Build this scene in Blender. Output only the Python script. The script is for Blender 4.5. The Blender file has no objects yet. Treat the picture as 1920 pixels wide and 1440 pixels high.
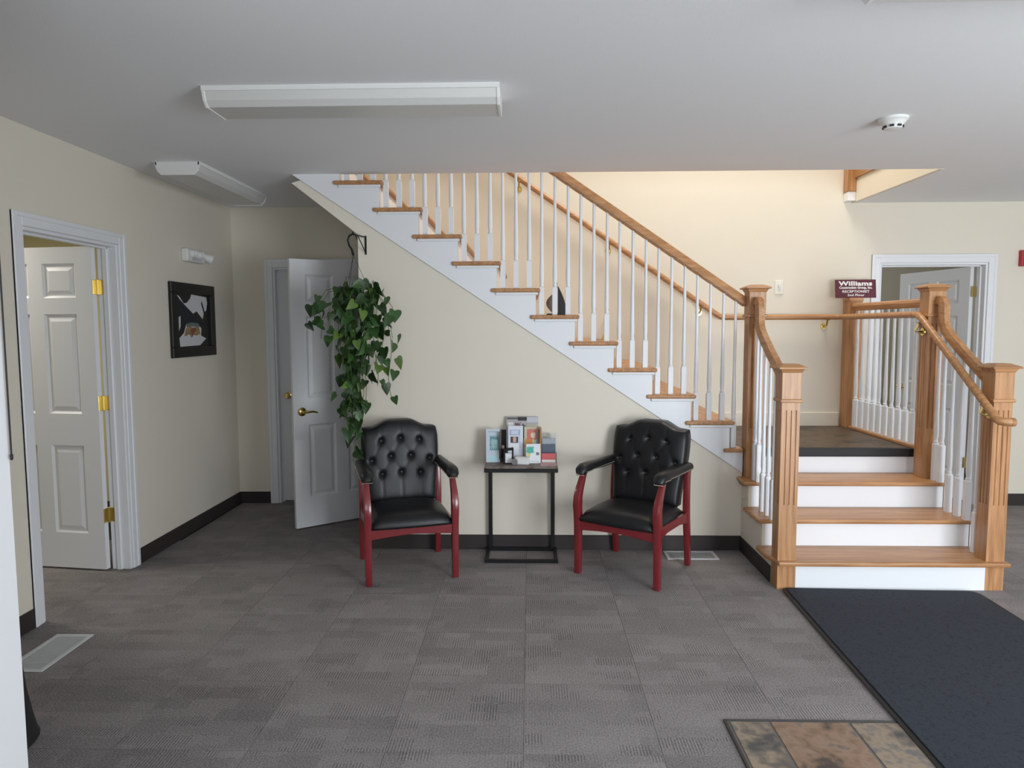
import bpy, bmesh, math, random
from mathutils import Vector, Matrix
random.seed(7)
PI = math.pi
scn = bpy.context.scene
COL = scn.collection

# ------------------------------------------------------------------ camera
CX, CY, CZ = -1.3091, -4.7326, 1.5276
YAW, PITCH, ROLL, FPX = 0.0260, -0.0805, -0.0034, 1311.24
fw = Vector((-math.sin(YAW)*math.cos(PITCH), math.cos(YAW)*math.cos(PITCH), math.sin(PITCH)))
rt = Vector((math.cos(YAW), math.sin(YAW), 0)); up = rt.cross(fw)
c_, s_ = math.cos(ROLL), math.sin(ROLL)
rt2 = c_*rt + s_*up; up2 = -s_*rt + c_*up
cam = bpy.data.cameras.new('camera'); camo = bpy.data.objects.new('camera', cam); COL.objects.link(camo)
camo.matrix_world = Matrix(((rt2.x, up2.x, -fw.x, CX), (rt2.y, up2.y, -fw.y, CY), (rt2.z, up2.z, -fw.z, CZ), (0, 0, 0, 1)))
cam.sensor_width = 36; cam.lens = FPX/1920*36; cam.clip_start = .05
scn.camera = camo

# ------------------------------------------------------------------ world, exposure, window light, added room fills
scn.view_settings.view_transform = 'Standard'; scn.view_settings.look = 'None'
scn.view_settings.gamma = 1; scn.view_settings.use_curve_mapping = False
scn.view_settings.exposure = 0.12
w = bpy.data.worlds.new('world'); scn.world = w; w.use_nodes = True
w.node_tree.nodes['Background'].inputs[0].default_value = (.75, .85, 1, 1)
w.node_tree.nodes['Background'].inputs[1].default_value = .3

def area(name, loc, direction, sx, sy, power, color):
    l = bpy.data.lights.new(name, 'AREA'); l.shape = 'RECTANGLE'; l.size = sx; l.size_y = sy
    l.energy = power; l.color = color
    o = bpy.data.objects.new(name, l); COL.objects.link(o); o.location = loc
    o.rotation_euler = Vector(direction).to_track_quat('-Z', 'Y').to_euler()
    return o
DAY = (.88, .95, 1.0)
area('entry_daylight', (2.05, -5.14, 1.08), (-.1, 1, .02), 1.9, 1.9, 168, DAY)          # glazed entry behind the camera
area('front_window_daylight', (-1.3, -5.14, 1.5), (0, 1, 0), 1.7, 1.3, 24, DAY)
area('side_window_daylight', (4.45, -3.2, 1.45), (-1, 0, 0), 2.6, 1.4, 14, DAY)
area('upstairs_lamp', (.25, .50, 5.0), (-.1, .12, -1), 1.3, .7, 84, (1.0, .94, .82))
area('side_room_fill', (-5.2, -.6, 2.4), (0, 0, -1), .6, .6, 22, (1.0, .95, .84))  # fill added to brighten the yellow side room, no known lamp there
area('hall_room_fill', (2.2, 3.3, 2.0), (0, -1, -.2), 1.2, 1.0, 9, DAY)  # weak fill added inside the closed room behind door_3, which has no window

# ------------------------------------------------------------------ materials
MATS = {}
def newmat(name):
    m = bpy.data.materials.new(name); m.use_nodes = True; MATS[name] = m
    nt = m.node_tree; return m, nt, nt.nodes['Principled BSDF']
def N(nt, t, **kw):
    n = nt.nodes.new(t)
    for k, v in kw.items(): setattr(n, k, v)
    return n
def L(nt, a, b): nt.links.new(a, b)
def M(nt, op, a, b=None, c=None):
    n = N(nt, 'ShaderNodeMath', operation=op)
    for i, x in enumerate((a, b, c)):
        if x is None: continue
        if isinstance(x, (int, float)): n.inputs[i].default_value = x
        else: L(nt, x, n.inputs[i])
    return n.outputs[0]
def mixc(nt, f, a, b):
    n = N(nt, 'ShaderNodeMix', data_type='RGBA')
    if isinstance(f, (int, float)): n.inputs[0].default_value = f
    else: L(nt, f, n.inputs[0])
    for i, x in ((6, a), (7, b)):
        if isinstance(x, tuple): n.inputs[i].default_value = (*x, 1)
        else: L(nt, x, n.inputs[i])
    return n.outputs[2]
def simple(name, col, rough=.5, metal=0, bump=0, bscale=200, var=0, vscale=3, spec=.5, coat=0):
    m, nt, b = newmat(name)
    b.inputs['Roughness'].default_value = rough; b.inputs['Metallic'].default_value = metal
    b.inputs['Base Color'].default_value = (*col, 1); b.inputs['Specular IOR Level'].default_value = spec
    if coat: b.inputs['Coat Weight'].default_value = coat; b.inputs['Coat Roughness'].default_value = .15
    tc = N(nt, 'ShaderNodeTexCoord')
    if var:
        n = N(nt, 'ShaderNodeTexNoise'); n.inputs['Scale'].default_value = vscale; n.inputs['Detail'].default_value = 3
        L(nt, tc.outputs['Object'], n.inputs['Vector'])
        L(nt, mixc(nt, n.outputs[0], tuple(x*(1-var) for x in col), tuple(min(1, x*(1+var)) for x in col)), b.inputs['Base Color'])
    if bump:
        n = N(nt, 'ShaderNodeTexNoise'); n.inputs['Scale'].default_value = bscale
        L(nt, tc.outputs['Object'], n.inputs['Vector'])
        bp = N(nt, 'ShaderNodeBump'); bp.inputs['Strength'].default_value = bump; bp.inputs['Distance'].default_value = .002
        L(nt, n.outputs[0], bp.inputs['Height']); L(nt, bp.outputs[0], b.inputs['Normal'])
    return m
def wood(name, axis, dark, light, rough=.38, scale=9):
    m, nt, b = newmat(name)
    tc = N(nt, 'ShaderNodeTexCoord'); mp = N(nt, 'ShaderNodeMapping')
    sc = [scale*5]*3; sc[axis] = scale*.35; mp.inputs['Scale'].default_value = sc
    oi = N(nt, 'ShaderNodeObjectInfo')
    add = N(nt, 'ShaderNodeVectorMath', operation='ADD')
    sc2 = N(nt, 'ShaderNodeVectorMath', operation='SCALE'); sc2.inputs[0].default_value = (7, 3, 5)
    L(nt, oi.outputs['Random'], sc2.inputs['Scale'])
    L(nt, tc.outputs['Object'], add.inputs[0]); L(nt, sc2.outputs[0], add.inputs[1]); L(nt, add.outputs[0], mp.inputs['Vector'])
    n = N(nt, 'ShaderNodeTexNoise'); n.inputs['Scale'].default_value = 1; n.inputs['Detail'].default_value = 5; n.inputs['Roughness'].default_value = .62
    L(nt, mp.outputs[0], n.inputs['Vector'])
    r = N(nt, 'ShaderNodeValToRGB'); r.color_ramp.elements[0].position = .3; r.color_ramp.elements[1].position = .68
    r.color_ramp.elements[0].color = (*dark, 1); r.color_ramp.elements[1].color = (*light, 1)
    L(nt, n.outputs[0], r.inputs[0]); L(nt, r.outputs[0], b.inputs['Base Color'])
    b.inputs['Roughness'].default_value = rough
    return m
OD, OL = (.32, .145, .058), (.57, .300, .135)
for i, a in enumerate('xyz'): wood('oak_'+a, i, OD, OL)
simple('wall_paint', (.79, .730, .628), .75, bump=.12, bscale=260, var=.015, spec=.25)
simple('yellow_paint', (.82, .76, .52), .8, bump=.1, spec=.2)
simple('ceiling_paint', (.86, .865, .88), .9, bump=.25, bscale=180, spec=.1)
simple('white_paint', (.82, .83, .86), .38, var=.012)
simple('door_white', (.80, .805, .83), .36)
simple('rubber_base', (.034, .026, .024), .55)
simple('brass', (.76, .60, .24), .22, 1)
simple('dark_metal', (.012, .012, .013), .42, .3)
simple('black_vinyl', (.008, .0085, .010), .37, bump=.25, bscale=420, spec=.42)
simple('cherry', (.20, .017, .022), .3, var=.2, vscale=12, coat=.6)
simple('button_vinyl', (.03, .03, .033), .25)
simple('nail', (.7, .62, .5), .25, 1)
simple('plastic_white', (.78, .78, .76), .45)
simple('plastic_offwhite', (.80, .76, .66), .45)
simple('diffuser', (.66, .655, .63), .35, bump=.3, bscale=90)
simple('slot_dark', (.02, .02, .02), .6)
simple('vent_metal', (.62, .63, .64), .45, .1)
simple('vent_dark', (.10, .105, .11), .6)
simple('mat_rubber', (.010, .010, .012), .6)
simple('grout', (.17, .16, .15), .9)
simple('edge_strip', (.045, .040, .038), .5)
simple('pot_plastic', (.012, .014, .016), .4)
simple('stem_green', (.10, .16, .04), .5)
simple('soil', (.03, .022, .015), .95, bump=.6, bscale=90)
simple('maroon', (.105, .018, .032), .4)
simple('sign_white', (.86, .84, .84), .5)
simple('alarm_red', (.45, .012, .025), .35)
simple('paper_white', (.80, .81, .83), .6)
simple('frame_black', (.010, .0095, .009), .4)
simple('art_white', (.66, .66, .68), .6)
simple('art_navy', (.018, .020, .032), .6)
simple('art_orange', (.36, .23, .11), .6, var=.5, vscale=25)
simple('art_green', (.14, .18, .15), .6)
simple('art_red', (.24, .085, .05), .6)
simple('steel', (.55, .56, .57), .2, 1)
simple('gold_sail', (.72, .40, .09), .35)
simple('window_frame_white', (.8, .8, .8), .4)
simple('slab', (.02, .018, .017), .9)

def glassy(name, col, rough=.05):
    m, nt, b = newmat(name); b.inputs['Base Color'].default_value = (*col, 1)
    b.inputs['Transmission Weight'].default_value = 1; b.inputs['Roughness'].default_value = rough; b.inputs['IOR'].default_value = 1.25
    return m
glassy('acrylic', (.9, .95, .97)); glassy('sail_glass', (.88, .9, .9), .15); glassy('pane', (1, 1, 1), 0)

def carpet():
    m, nt, b = newmat('carpet')
    tc = N(nt, 'ShaderNodeTexCoord'); oi = N(nt, 'ShaderNodeObjectInfo')
    sc = N(nt, 'ShaderNodeVectorMath', operation='SCALE'); sc.inputs[0].default_value = (11.3, 17.7, 0); L(nt, oi.outputs['Random'], sc.inputs['Scale'])
    ad = N(nt, 'ShaderNodeVectorMath', operation='ADD'); L(nt, tc.outputs['Object'], ad.inputs[0]); L(nt, sc.outputs[0], ad.inputs[1])
    nw = N(nt, 'ShaderNodeTexNoise'); nw.inputs['Scale'].default_value = 60; nw.inputs['Detail'].default_value = 3; L(nt, ad.outputs[0], nw.inputs['Vector'])
    ws = N(nt, 'ShaderNodeVectorMath', operation='SCALE'); ws.inputs['Scale'].default_value = .035; L(nt, nw.outputs['Color'], ws.inputs[0])
    wv = N(nt, 'ShaderNodeVectorMath', operation='ADD'); L(nt, ad.outputs[0], wv.inputs[0]); L(nt, ws.outputs[0], wv.inputs[1])
    def brick(wd, rh, off):
        n = N(nt, 'ShaderNodeTexBrick'); n.offset = .37; n.squash = 1.6; n.squash_frequency = 3
        n.inputs['Color1'].default_value = (0, 0, 0, 1); n.inputs['Color2'].default_value = (1, 1, 1, 1)
        n.inputs['Mortar Size'].default_value = 0; n.inputs['Scale'].default_value = 1
        n.inputs['Brick Width'].default_value = wd; n.inputs['Row Height'].default_value = rh
        a2 = N(nt, 'ShaderNodeVectorMath', operation='ADD'); a2.inputs[1].default_value = off
        L(nt, wv.outputs[0], a2.inputs[0]); L(nt, a2.outputs[0], n.inputs['Vector'])
        s = N(nt, 'ShaderNodeSeparateColor'); L(nt, n.outputs['Color'], s.inputs[0]); return s.outputs[0]
    a = brick(.19, .085, (0, 0, 0)); c = brick(.115, .062, (3.1, 1.7, 0)); d = brick(.31, .17, (9, 4, 0))
    sx = N(nt, 'ShaderNodeSeparateXYZ'); L(nt, ad.outputs[0], sx.inputs[0])
    rib = M(nt, 'SINE', M(nt, 'MULTIPLY', sx.outputs[0], 2*PI/.0115))
    mask = M(nt, 'GREATER_THAN', M(nt, 'ADD', c, M(nt, 'MULTIPLY', a, .5)), 1.02)
    n1 = N(nt, 'ShaderNodeTexNoise'); n1.inputs['Scale'].default_value = 130; n1.inputs['Detail'].default_value = 4
    L(nt, tc.outputs['Object'], n1.inputs['Vector'])
    n2 = N(nt, 'ShaderNodeTexNoise'); n2.inputs['Scale'].default_value = 2.2; L(nt, ad.outputs[0], n2.inputs['Vector'])
    tone = M(nt, 'ADD', M(nt, 'MULTIPLY', a, .13), M(nt, 'MULTIPLY', d, .11))
    tone = M(nt, 'ADD', tone, M(nt, 'MULTIPLY', n2.outputs[0], .30))
    tone = M(nt, 'ADD', tone, M(nt, 'MULTIPLY', M(nt, 'SUBTRACT', M(nt, 'MULTIPLY', n1.outputs[0], 1.9), .45), .55))
    tone = M(nt, 'ADD', tone, M(nt, 'MULTIPLY', M(nt, 'MULTIPLY', rib, mask), .17))
    tone = M(nt, 'ADD', tone, M(nt, 'MULTIPLY', rib, .035))
    tone = M(nt, 'ADD', tone, M(nt, 'MULTIPLY', mask, -.07))
    r = N(nt, 'ShaderNodeMapRange'); r.inputs[1].default_value = .2; r.inputs[2].default_value = 1.0; r.inputs[3].default_value = 0; r.inputs[4].default_value = 1
    L(nt, tone, r.inputs[0])
    L(nt, mixc(nt, r.outputs[0], (.132, .120, .119), (.405, .370, .366)), b.inputs['Base Color'])
    b.inputs['Roughness'].default_value = .95; b.inputs['Specular IOR Level'].default_value = .1
    bp = N(nt, 'ShaderNodeBump'); bp.inputs['Strength'].default_value = .35; bp.inputs['Distance'].default_value = .003
    L(nt, tone, bp.inputs['Height']); L(nt, bp.outputs[0], b.inputs['Normal'])
carpet()

def stone(name, cols, scale=5, rough=.55):
    m, nt, b = newmat(name)
    tc = N(nt, 'ShaderNodeTexCoord'); oi = N(nt, 'ShaderNodeObjectInfo')
    sc = N(nt, 'ShaderNodeVectorMath', operation='SCALE'); sc.inputs[0].default_value = (13, 29, 7); L(nt, oi.outputs['Random'], sc.inputs['Scale'])
    ad = N(nt, 'ShaderNodeVectorMath', operation='ADD'); L(nt, tc.outputs['Object'], ad.inputs[0]); L(nt, sc.outputs[0], ad.inputs[1])
    n = N(nt, 'ShaderNodeTexNoise'); n.inputs['Scale'].default_value = scale; n.inputs['Detail'].default_value = 8; n.inputs['Distortion'].default_value = .8
    L(nt, ad.outputs[0], n.inputs['Vector'])
    n2 = N(nt, 'ShaderNodeTexNoise'); n2.inputs['Scale'].default_value = scale*5; n2.inputs['Detail'].default_value = 6; L(nt, ad.outputs[0], n2.inputs['Vector'])
    v = M(nt, 'ADD', M(nt, 'MULTIPLY', n.outputs[0], .65), M(nt, 'MULTIPLY', n2.outputs[0], .35))
    r = N(nt, 'ShaderNodeValToRGB'); e = r.color_ramp.elements
    for i, c in enumerate(cols):
        p = .38 + .24*i/(len(cols)-1)
        if i < 2: el = e[i]; el.position = p
        else: el = e.new(p)
        el.color = (*c, 1)
    L(nt, v, r.inputs[0]); L(nt, r.outputs[0], b.inputs['Base Color']); b.inputs['Roughness'].default_value = rough
    bp = N(nt, 'ShaderNodeBump'); bp.inputs['Strength'].default_value = .3; bp.inputs['Distance'].default_value = .004
    L(nt, v, bp.inputs['Height']); L(nt, bp.outputs[0], b.inputs['Normal'])
stone('slate_warm', [(.07, .055, .048), (.23, .145, .095), (.30, .20, .14), (.15, .125, .11)])
stone('slate_cool', [(.08, .078, .08), (.19, .155, .125), (.32, .25, .18), (.16, .15, .148)])
stone('landing_stone', [(.035, .028, .022), (.085, .06, .04), (.12, .08, .05), (.06, .05, .042)], 4, .5)
stone('table_wood', [(.06, .045, .038), (.15, .115, .095), (.20, .16, .135), (.11, .085, .075)], 6)
stone('mat_pile', [(.013, .017, .026), (.022, .028, .040), (.030, .036, .050), (.019, .024, .035)], 60, .95)

def leafmat(name, col):
    m, nt, b = newmat(name); oi = N(nt, 'ShaderNodeObjectInfo')
    L(nt, mixc(nt, oi.outputs['Random'], tuple(x*.5 for x in col), tuple(x*1.45 for x in col)), b.inputs['Base Color'])
    b.inputs['Roughness'].default_value = .42
leafmat('leaf_green', (.028, .075, .017)); leafmat('leaf_light', (.080, .145, .024))

def printed(name, base, rects, uv='xz'):
    """flat print: coloured rectangles in Generated coordinates"""
    m, nt, b = newmat(name); tc = N(nt, 'ShaderNodeTexCoord'); s = N(nt, 'ShaderNodeSeparateXYZ'); L(nt, tc.outputs['Generated'], s.inputs[0])
    u = s.outputs[0]; v = s.outputs[2 if uv == 'xz' else 1]
    nz = N(nt, 'ShaderNodeTexNoise'); nz.inputs['Scale'].default_value = 14; L(nt, tc.outputs['Generated'], nz.inputs['Vector'])
    wob = M(nt, 'MULTIPLY', M(nt, 'SUBTRACT', nz.outputs[0], .5), .22)
    cur = base
    for (u0, u1, v0, v1, c, rough) in rects:
        uu = M(nt, 'ADD', u, wob) if rough else u
        vv = M(nt, 'ADD', v, wob) if rough else v
        mk = M(nt, 'MULTIPLY', M(nt, 'MULTIPLY', M(nt, 'GREATER_THAN', uu, u0), M(nt, 'LESS_THAN', uu, u1)), M(nt, 'MULTIPLY', M(nt, 'GREATER_THAN', vv, v0), M(nt, 'LESS_THAN', vv, v1)))
        cur = mixc(nt, mk, cur, c)
    if isinstance(cur, tuple): b.inputs['Base Color'].default_value = (*cur, 1)
    else: L(nt, cur, b.inputs['Base Color'])
    b.inputs['Roughness'].default_value = .4
    return m

# ------------------------------------------------------------------ mesh helpers
class MB:
    def __init__(s): s.v = []; s.f = []; s.mi = []
    def add(s, vs, fs, mi=0):
        o = len(s.v); s.v += [tuple(p) for p in vs]; s.f += [tuple(i+o for i in f) for f in fs]; s.mi += [mi]*len(fs); return s
    def box(s, x0, x1, y0, y1, z0, z1, mi=0):
        return s.add([(x0,y0,z0),(x1,y0,z0),(x1,y1,z0),(x0,y1,z0),(x0,y0,z1),(x1,y0,z1),(x1,y1,z1),(x0,y1,z1)],
                     [(3,2,1,0),(4,5,6,7),(0,1,5,4),(1,2,6,5),(2,3,7,6),(3,0,4,7)], mi)
    def frustum(s, b, t, z0, z1, axis='z', mi=0):
        """rect b=(a0,a1,b0,b1) at z0 to rect t at z1"""
        P = []
        for (r, z) in ((b, z0), (t, z1)):
            for (p, q) in ((r[0], r[2]), (r[1], r[2]), (r[1], r[3]), (r[0], r[3])):
                P.append((p, q, z) if axis == 'z' else ((p, z, q) if axis == 'y' else (z, p, q)))
        return s.add(P, [(3,2,1,0),(4,5,6,7),(0,1,5,4),(1,2,6,5),(2,3,7,6),(3,0,4,7)], mi)
    def prism(s, poly, axis, d0, d1, mi=0):
        n = len(poly)
        def P(p, d): return (p[0], d, p[1]) if axis == 'y' else ((d, p[0], p[1]) if axis == 'x' else (p[0], p[1], d))
        vs = [P(p, d0) for p in poly] + [P(p, d1) for p in poly]
        return s.add(vs, [tuple(range(n)), tuple(range(2*n-1, n-1, -1))] + [(i, i+n, (i+1) % n+n, (i+1) % n) for i in range(n)], mi)
    def lathe(s, prof, cx=0, cy=0, seg=16, axis='z', mi=0):
        vs = []; fs = []
        for (r, z) in prof:
            for k in range(seg):
                a = 2*PI*k/seg; x, y = r*math.cos(a), r*math.sin(a)
                vs.append((cx+x, cy+y, z) if axis == 'z' else ((cx+x, z, cy+y) if axis == 'y' else (z, cx+x, cy+y)))
        m = len(prof)
        for i in range(m-1):
            for k in range(seg):
                k2 = (k+1) % seg; fs.append((i*seg+k, i*seg+k2, (i+1)*seg+k2, (i+1)*seg+k))
        fs.append(tuple(range(seg-1, -1, -1))); fs.append(tuple((m-1)*seg+k for k in range(seg)))
        return s.add(vs, fs, mi)
    def sweep(s, path, prof, side, mi=0, scales=None):
        side = Vector(side).normalized(); path = [Vector(p) for p in path]; n = len(prof); vs = []; fs = []
        for i, p in enumerate(path):
            t = (path[min(i+1, len(path)-1)] - path[max(i-1, 0)]).normalized()
            nn = side.cross(t).normalized(); k = scales[i] if scales else 1
            # mitre
            if 0 < i < len(path)-1:
                t1 = (path[i]-path[i-1]).normalized(); co = max(.5, t.dot(t1))
            else: co = 1
            for (a, b) in prof: vs.append(p + side*a*k + nn*b*k/co)
        for i in range(len(path)-1):
            for j in range(n):
                j2 = (j+1) % n; fs.append((i*n+j, i*n+j2, (i+1)*n+j2, (i+1)*n+j))
        fs.append(tuple(range(n-1, -1, -1))); fs.append(tuple((len(path)-1)*n+j for j in range(n)))
        return s.add(vs, fs, mi)
    def tube(s, path, r, seg=8, mi=0):
        path = [Vector(p) for p in path]; rs = r if isinstance(r, (list, tuple)) else [r]*len(path)
        t = (path[1]-path[0]).normalized(); nrm = t.orthogonal().normalized(); vs = []; fs = []
        for i, p in enumerate(path):
            t = (path[min(i+1, len(path)-1)] - path[max(i-1, 0)]).normalized()
            nrm = (nrm - t*nrm.dot(t)).normalized(); b = t.cross(nrm)
            for k in range(seg):
                a = 2*PI*k/seg; vs.append(p + (nrm*math.cos(a)+b*math.sin(a))*rs[i])
        for i in range(len(path)-1):
            for k in range(seg):
                k2 = (k+1) % seg; fs.append((i*seg+k, i*seg+k2, (i+1)*seg+k2, (i+1)*seg+k))
        fs.append(tuple(range(seg-1, -1, -1))); fs.append(tuple((len(path)-1)*seg+k for k in range(seg)))
        return s.add(vs, fs, mi)
    def mesh(s, name, mats, bevel=0, seg=1, smooth=False, angle=35):
        me = bpy.data.meshes.new(name); bm = bmesh.new()
        vs = [bm.verts.new(v) for v in s.v]
        for f, mi in zip(s.f, s.mi):
            try: fc = bm.faces.new([vs[i] for i in f]); fc.material_index = mi
            except ValueError: pass
        bmesh.ops.recalc_face_normals(bm, faces=bm.faces)
        if bevel:
            ed = [e for e in bm.edges if len(e.link_faces) == 2 and e.calc_face_angle(0) > .5]
            bmesh.ops.bevel(bm, geom=ed, offset=bevel, segments=seg, affect='EDGES', profile=.5, clamp_overlap=True)
        bm.to_mesh(me); bm.free()
        for mt in (mats if isinstance(mats, (list, tuple)) else [mats]): me.materials.append(MATS[mt])
        if smooth:
            me.polygons.foreach_set('use_smooth', [True]*len(me.polygons)); me.set_sharp_from_angle(angle=math.radians(angle))
        return me
    def obj(s, name, mats, parent=None, **kw):
        o = bpy.data.objects.new(name, s.mesh(name, mats, **kw)); COL.objects.link(o)
        if parent: o.parent = parent
        return o
def put(name, me, parent=None, loc=(0, 0, 0), rot=(0, 0, 0), sc=None):
    o = bpy.data.objects.new(name, me); COL.objects.link(o); o.location = loc; o.rotation_euler = rot
    if sc: o.scale = (sc,)*3 if isinstance(sc, (int, float)) else sc
    if parent: o.parent = parent
    return o
def tag(o, label, cat, group=None):
    o['label'] = label; o['category'] = cat
    if group: o['group'] = group
    return o
def struct(o, label=None):
    o['kind'] = 'structure'
    if label: o['label'] = label
    return o
def thing(name, label, cat, loc=(0, 0, 0), rz=0, group=None):
    o = bpy.data.objects.new(name, None); COL.objects.link(o); o.location = loc; o.rotation_euler = (0, 0, rz)
    o.empty_display_size = .1
    return tag(o, label, cat, group)
def sempty(name, label, loc=(0, 0, 0)):
    o = bpy.data.objects.new(name, None); COL.objects.link(o); o.location = loc; return struct(o, label)
def holes(mb, axis, u0, u1, z0, z1, d0, d1, hs):
    us = sorted({u0, u1, *[h[0] for h in hs], *[h[1] for h in hs]}); zs = sorted({z0, z1, *[h[2] for h in hs], *[h[3] for h in hs]})
    for a, b in zip(us, us[1:]):
        for c, d in zip(zs, zs[1:]):
            m, n = (a+b)/2, (c+d)/2
            if any(h[0] < m < h[1] and h[2] < n < h[3] for h in hs): continue
            if axis == 'x': mb.box(a, b, d0, d1, c, d)
            else: mb.box(d0, d1, a, b, c, d)
    return mb
def rrect(w, h, r, seg=3):
    P = []
    for cx, cy, a0 in ((w/2-r, h/2-r, 0), (-w/2+r, h/2-r, 90), (-w/2+r, -h/2+r, 180), (w/2-r, -h/2+r, 270)):
        for k in range(seg+1):
            a = math.radians(a0+90*k/seg); P.append((cx+r*math.cos(a), cy+r*math.sin(a)))
    return P

# ------------------------------------------------------------------ key dimensions
H = 2.551; XL = -3.855; YB = 1.25; XR = 4.6; YF = -5.25; H2 = 5.2; ZF2 = 2.80
RISE, RUN = .179, .2617                 # upper flight
RL, RNL, Y1 = .171, .285, -.72          # lower flight
ZL = 4*RL                               # landing
XS = 1.365                              # right balustrade line
XN = .185                               # left balustrade line (lower flight)

# ------------------------------------------------------------------ room shell
fl = struct(MB().box(-6.9, XR+.15, YF-.15, 4.0, -.12, -.004).obj('floor', 'slab'), 'grey brown carpet tile floor')
tm = MB().box(-.2493, .2493, -.2493, .2493, -.005, 0).mesh('carpet_tile', 'carpet')
def carpet_tiles(x0, x1, y0, y1):
    i0 = math.floor((x0+1.335)/.5); i1 = math.ceil((x1+1.335)/.5); j0 = math.floor((y0+1.836)/.5); j1 = math.ceil((y1+1.836)/.5)
    for i in range(i0, i1):
        for j in range(j0, j1):
            x, y = -1.335+.5*i+.25, -1.836+.5*j+.25
            if x > -.4 and x < 1.4 and y < -2.4: continue
            put('carpet_tile', tm, fl, (x, y, 0), (0, 0, random.choice((0, PI))))
carpet_tiles(-3.8, 4.0, -4.3, 1.2)
carpet_tiles(-5.3, -3.85, -1.8, .1)

cl = MB()
cl.box(XL-.12, XR, YF, 0, H, H+.12); cl.box(XS+.005, XR, 0, YB, H, H+.12); cl.box(XL, -2.88, 0, YB, H, H+.12)
struct(cl.obj('ceiling', 'ceiling_paint'), 'smooth white ceiling')
fu = MB().box(XL-.12, XR, YF, -.01, H+.13, ZF2).box(XS+.03, XR, -.01, YB, H+.13, ZF2)
struct(fu.obj('floor_upper', 'slab'))

DB = (-3.51, -2.72, 0, 2.045); DH = (1.615, 2.505, 0, 2.055)
wb = holes(MB(), 'x', XL-.12, XR+.1, 0, H2, YB, YB+.12, [DB, DH])
struct(wb.obj('wall_back', 'wall_paint'), 'cream painted back wall behind the stairs')
DL = (-1.250, -.425, 0, 2.045)
wl = holes(MB(), 'y', YF, YB+.12, 0, H2, XL-.12, XL, [DL])
struct(wl.obj('wall_left', 'wall_paint'), 'cream painted left wall')
wr = holes(MB(), 'y', YF, YB, 0, H2, XR, XR+.12, [(-4.6, -1.8, .7, 2.2)])
struct(wr.obj('wall_right', 'wall_paint'))
wf = holes(MB(), 'x', XL-.12, XR+.12, 0, H2, YF-.12, YF, [(.15, 3.25, .1, 2.3), (-2.2, -.4, .8, 2.2)])
struct(wf.obj('wall_front', 'wall_paint'))
struct(MB().box(XL-.12, XR+.12, YF-.12, YB+.12, H2, H2+.1).obj('ceiling_upper', 'ceiling_paint'))
struct(MB().box(XL, XR, -1.3, -1.2, ZF2, H2).obj('wall_upper', 'wall_paint'))
def window(name, axis, u0, u1, z0, z1, d, n):
    r = sempty(name, None); mb = MB(); t = .05
    def bx(a, b, c, e):
        if axis == 'x': mb.box(a, b, d-.04, d+.02, c, e)
        else: mb.box(d-.02, d+.04, a, b, c, e)
    bx(u0, u0+t, z0, z1); bx(u1-t, u1, z0, z1); bx(u0, u1, z0, z0+t); bx(u0, u1, z1-t, z1)
    for k in range(1, n): u = u0+(u1-u0)*k/n; bx(u-.03, u+.03, z0, z1)
    mb.obj('window_frame', 'window_frame_white', r)
    p = MB()
    if axis == 'x': p.box(u0, u1, d-.015, d-.01, z0, z1)
    else: p.box(d+.01, d+.015, u0, u1, z0, z1)
    p.obj('pane', 'pane', r)
window('window_1', 'x', .15, 3.25, .1, 2.3, YF-.05, 3)
window('window_2', 'x', -2.2, -.4, .8, 2.2, YF-.05, 2)
window('window_3', 'y', -4.6, -1.8, .7, 2.2, XR+.05, 3)

# side room beyond the left door, hall room beyond the right door
sr = MB().box(-6.9, -6.8, -3.2, 1.4, 0, H).box(-6.9, XL-.12, 1.3, 1.4, 0, H).box(-6.9, XL-.12, -3.3, -3.2, 0, H)
struct(sr.obj('wall_side_room', 'yellow_paint'))
struct(MB().box(-6.9, XL-.12, -3.3, 1.4, H, H+.1).obj('ceiling_side_room', 'ceiling_paint'))
hr = MB().box(1.2, 1.3, YB+.12, 3.6, 0, H).box(3.6, 3.7, YB+.12, 3.6, 0, H).box(1.2, 3.7, 3.6, 3.7, 0, H)
struct(hr.obj('wall_hall_room', 'wall_paint'))
struct(MB().box(1.2, 3.7, YB+.12, 3.7, H, H+.1).obj('ceiling_hall_room', 'ceiling_paint'))

# foreground partition
struct(MB().box(-2.79, -2.64, YF, -3.0, 0, H).obj('wall_partition', 'white_paint'), 'pale partition end at the left edge of the picture')

# under-stair wall (Y = 0) with raking top
def skz(x): return .508 + (.178-x)*.664          # lower edge of the white skirt
def sfz(x): return 2.155 + (-2.465-x)*.752        # sloping soffit edge
us = MB()
us.prism([(-2.465, 0), (.13, 0), (.13, skz(.13)+.03), (-2.465, skz(-2.465)+.03)], 'y', 0, .1)
us.prism([(-2.465, sfz(-2.465)), (-2.465, skz(-2.465)+.03), (-2.80, H), (-2.84, 2.515), (-2.905, 2.497)], 'y', 0, .1)
struct(us.obj('wall_understair', 'wall_paint'), 'cream wall under the stair flight')
ds = MB()                                          # closet wall under the stairs, running back, door opening in it
holes(ds, 'y', .1, YB, 0, 2.16, -2.465, -2.365, [(.14, .93, 0, 2.045)])
struct(ds.obj('wall_closet', 'wall_paint'))
struct(MB().prism([(-2.905, 2.496), (-2.44, sfz(-2.465)-.02), (0, .28), (0, .42), (-2.44, sfz(-2.465)+.12), (-2.78, H), (-2.84, 2.53)], 'y', .1, YB).obj('ceiling_soffit', 'wall_paint'), 'sloping soffit under the stairs')

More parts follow.
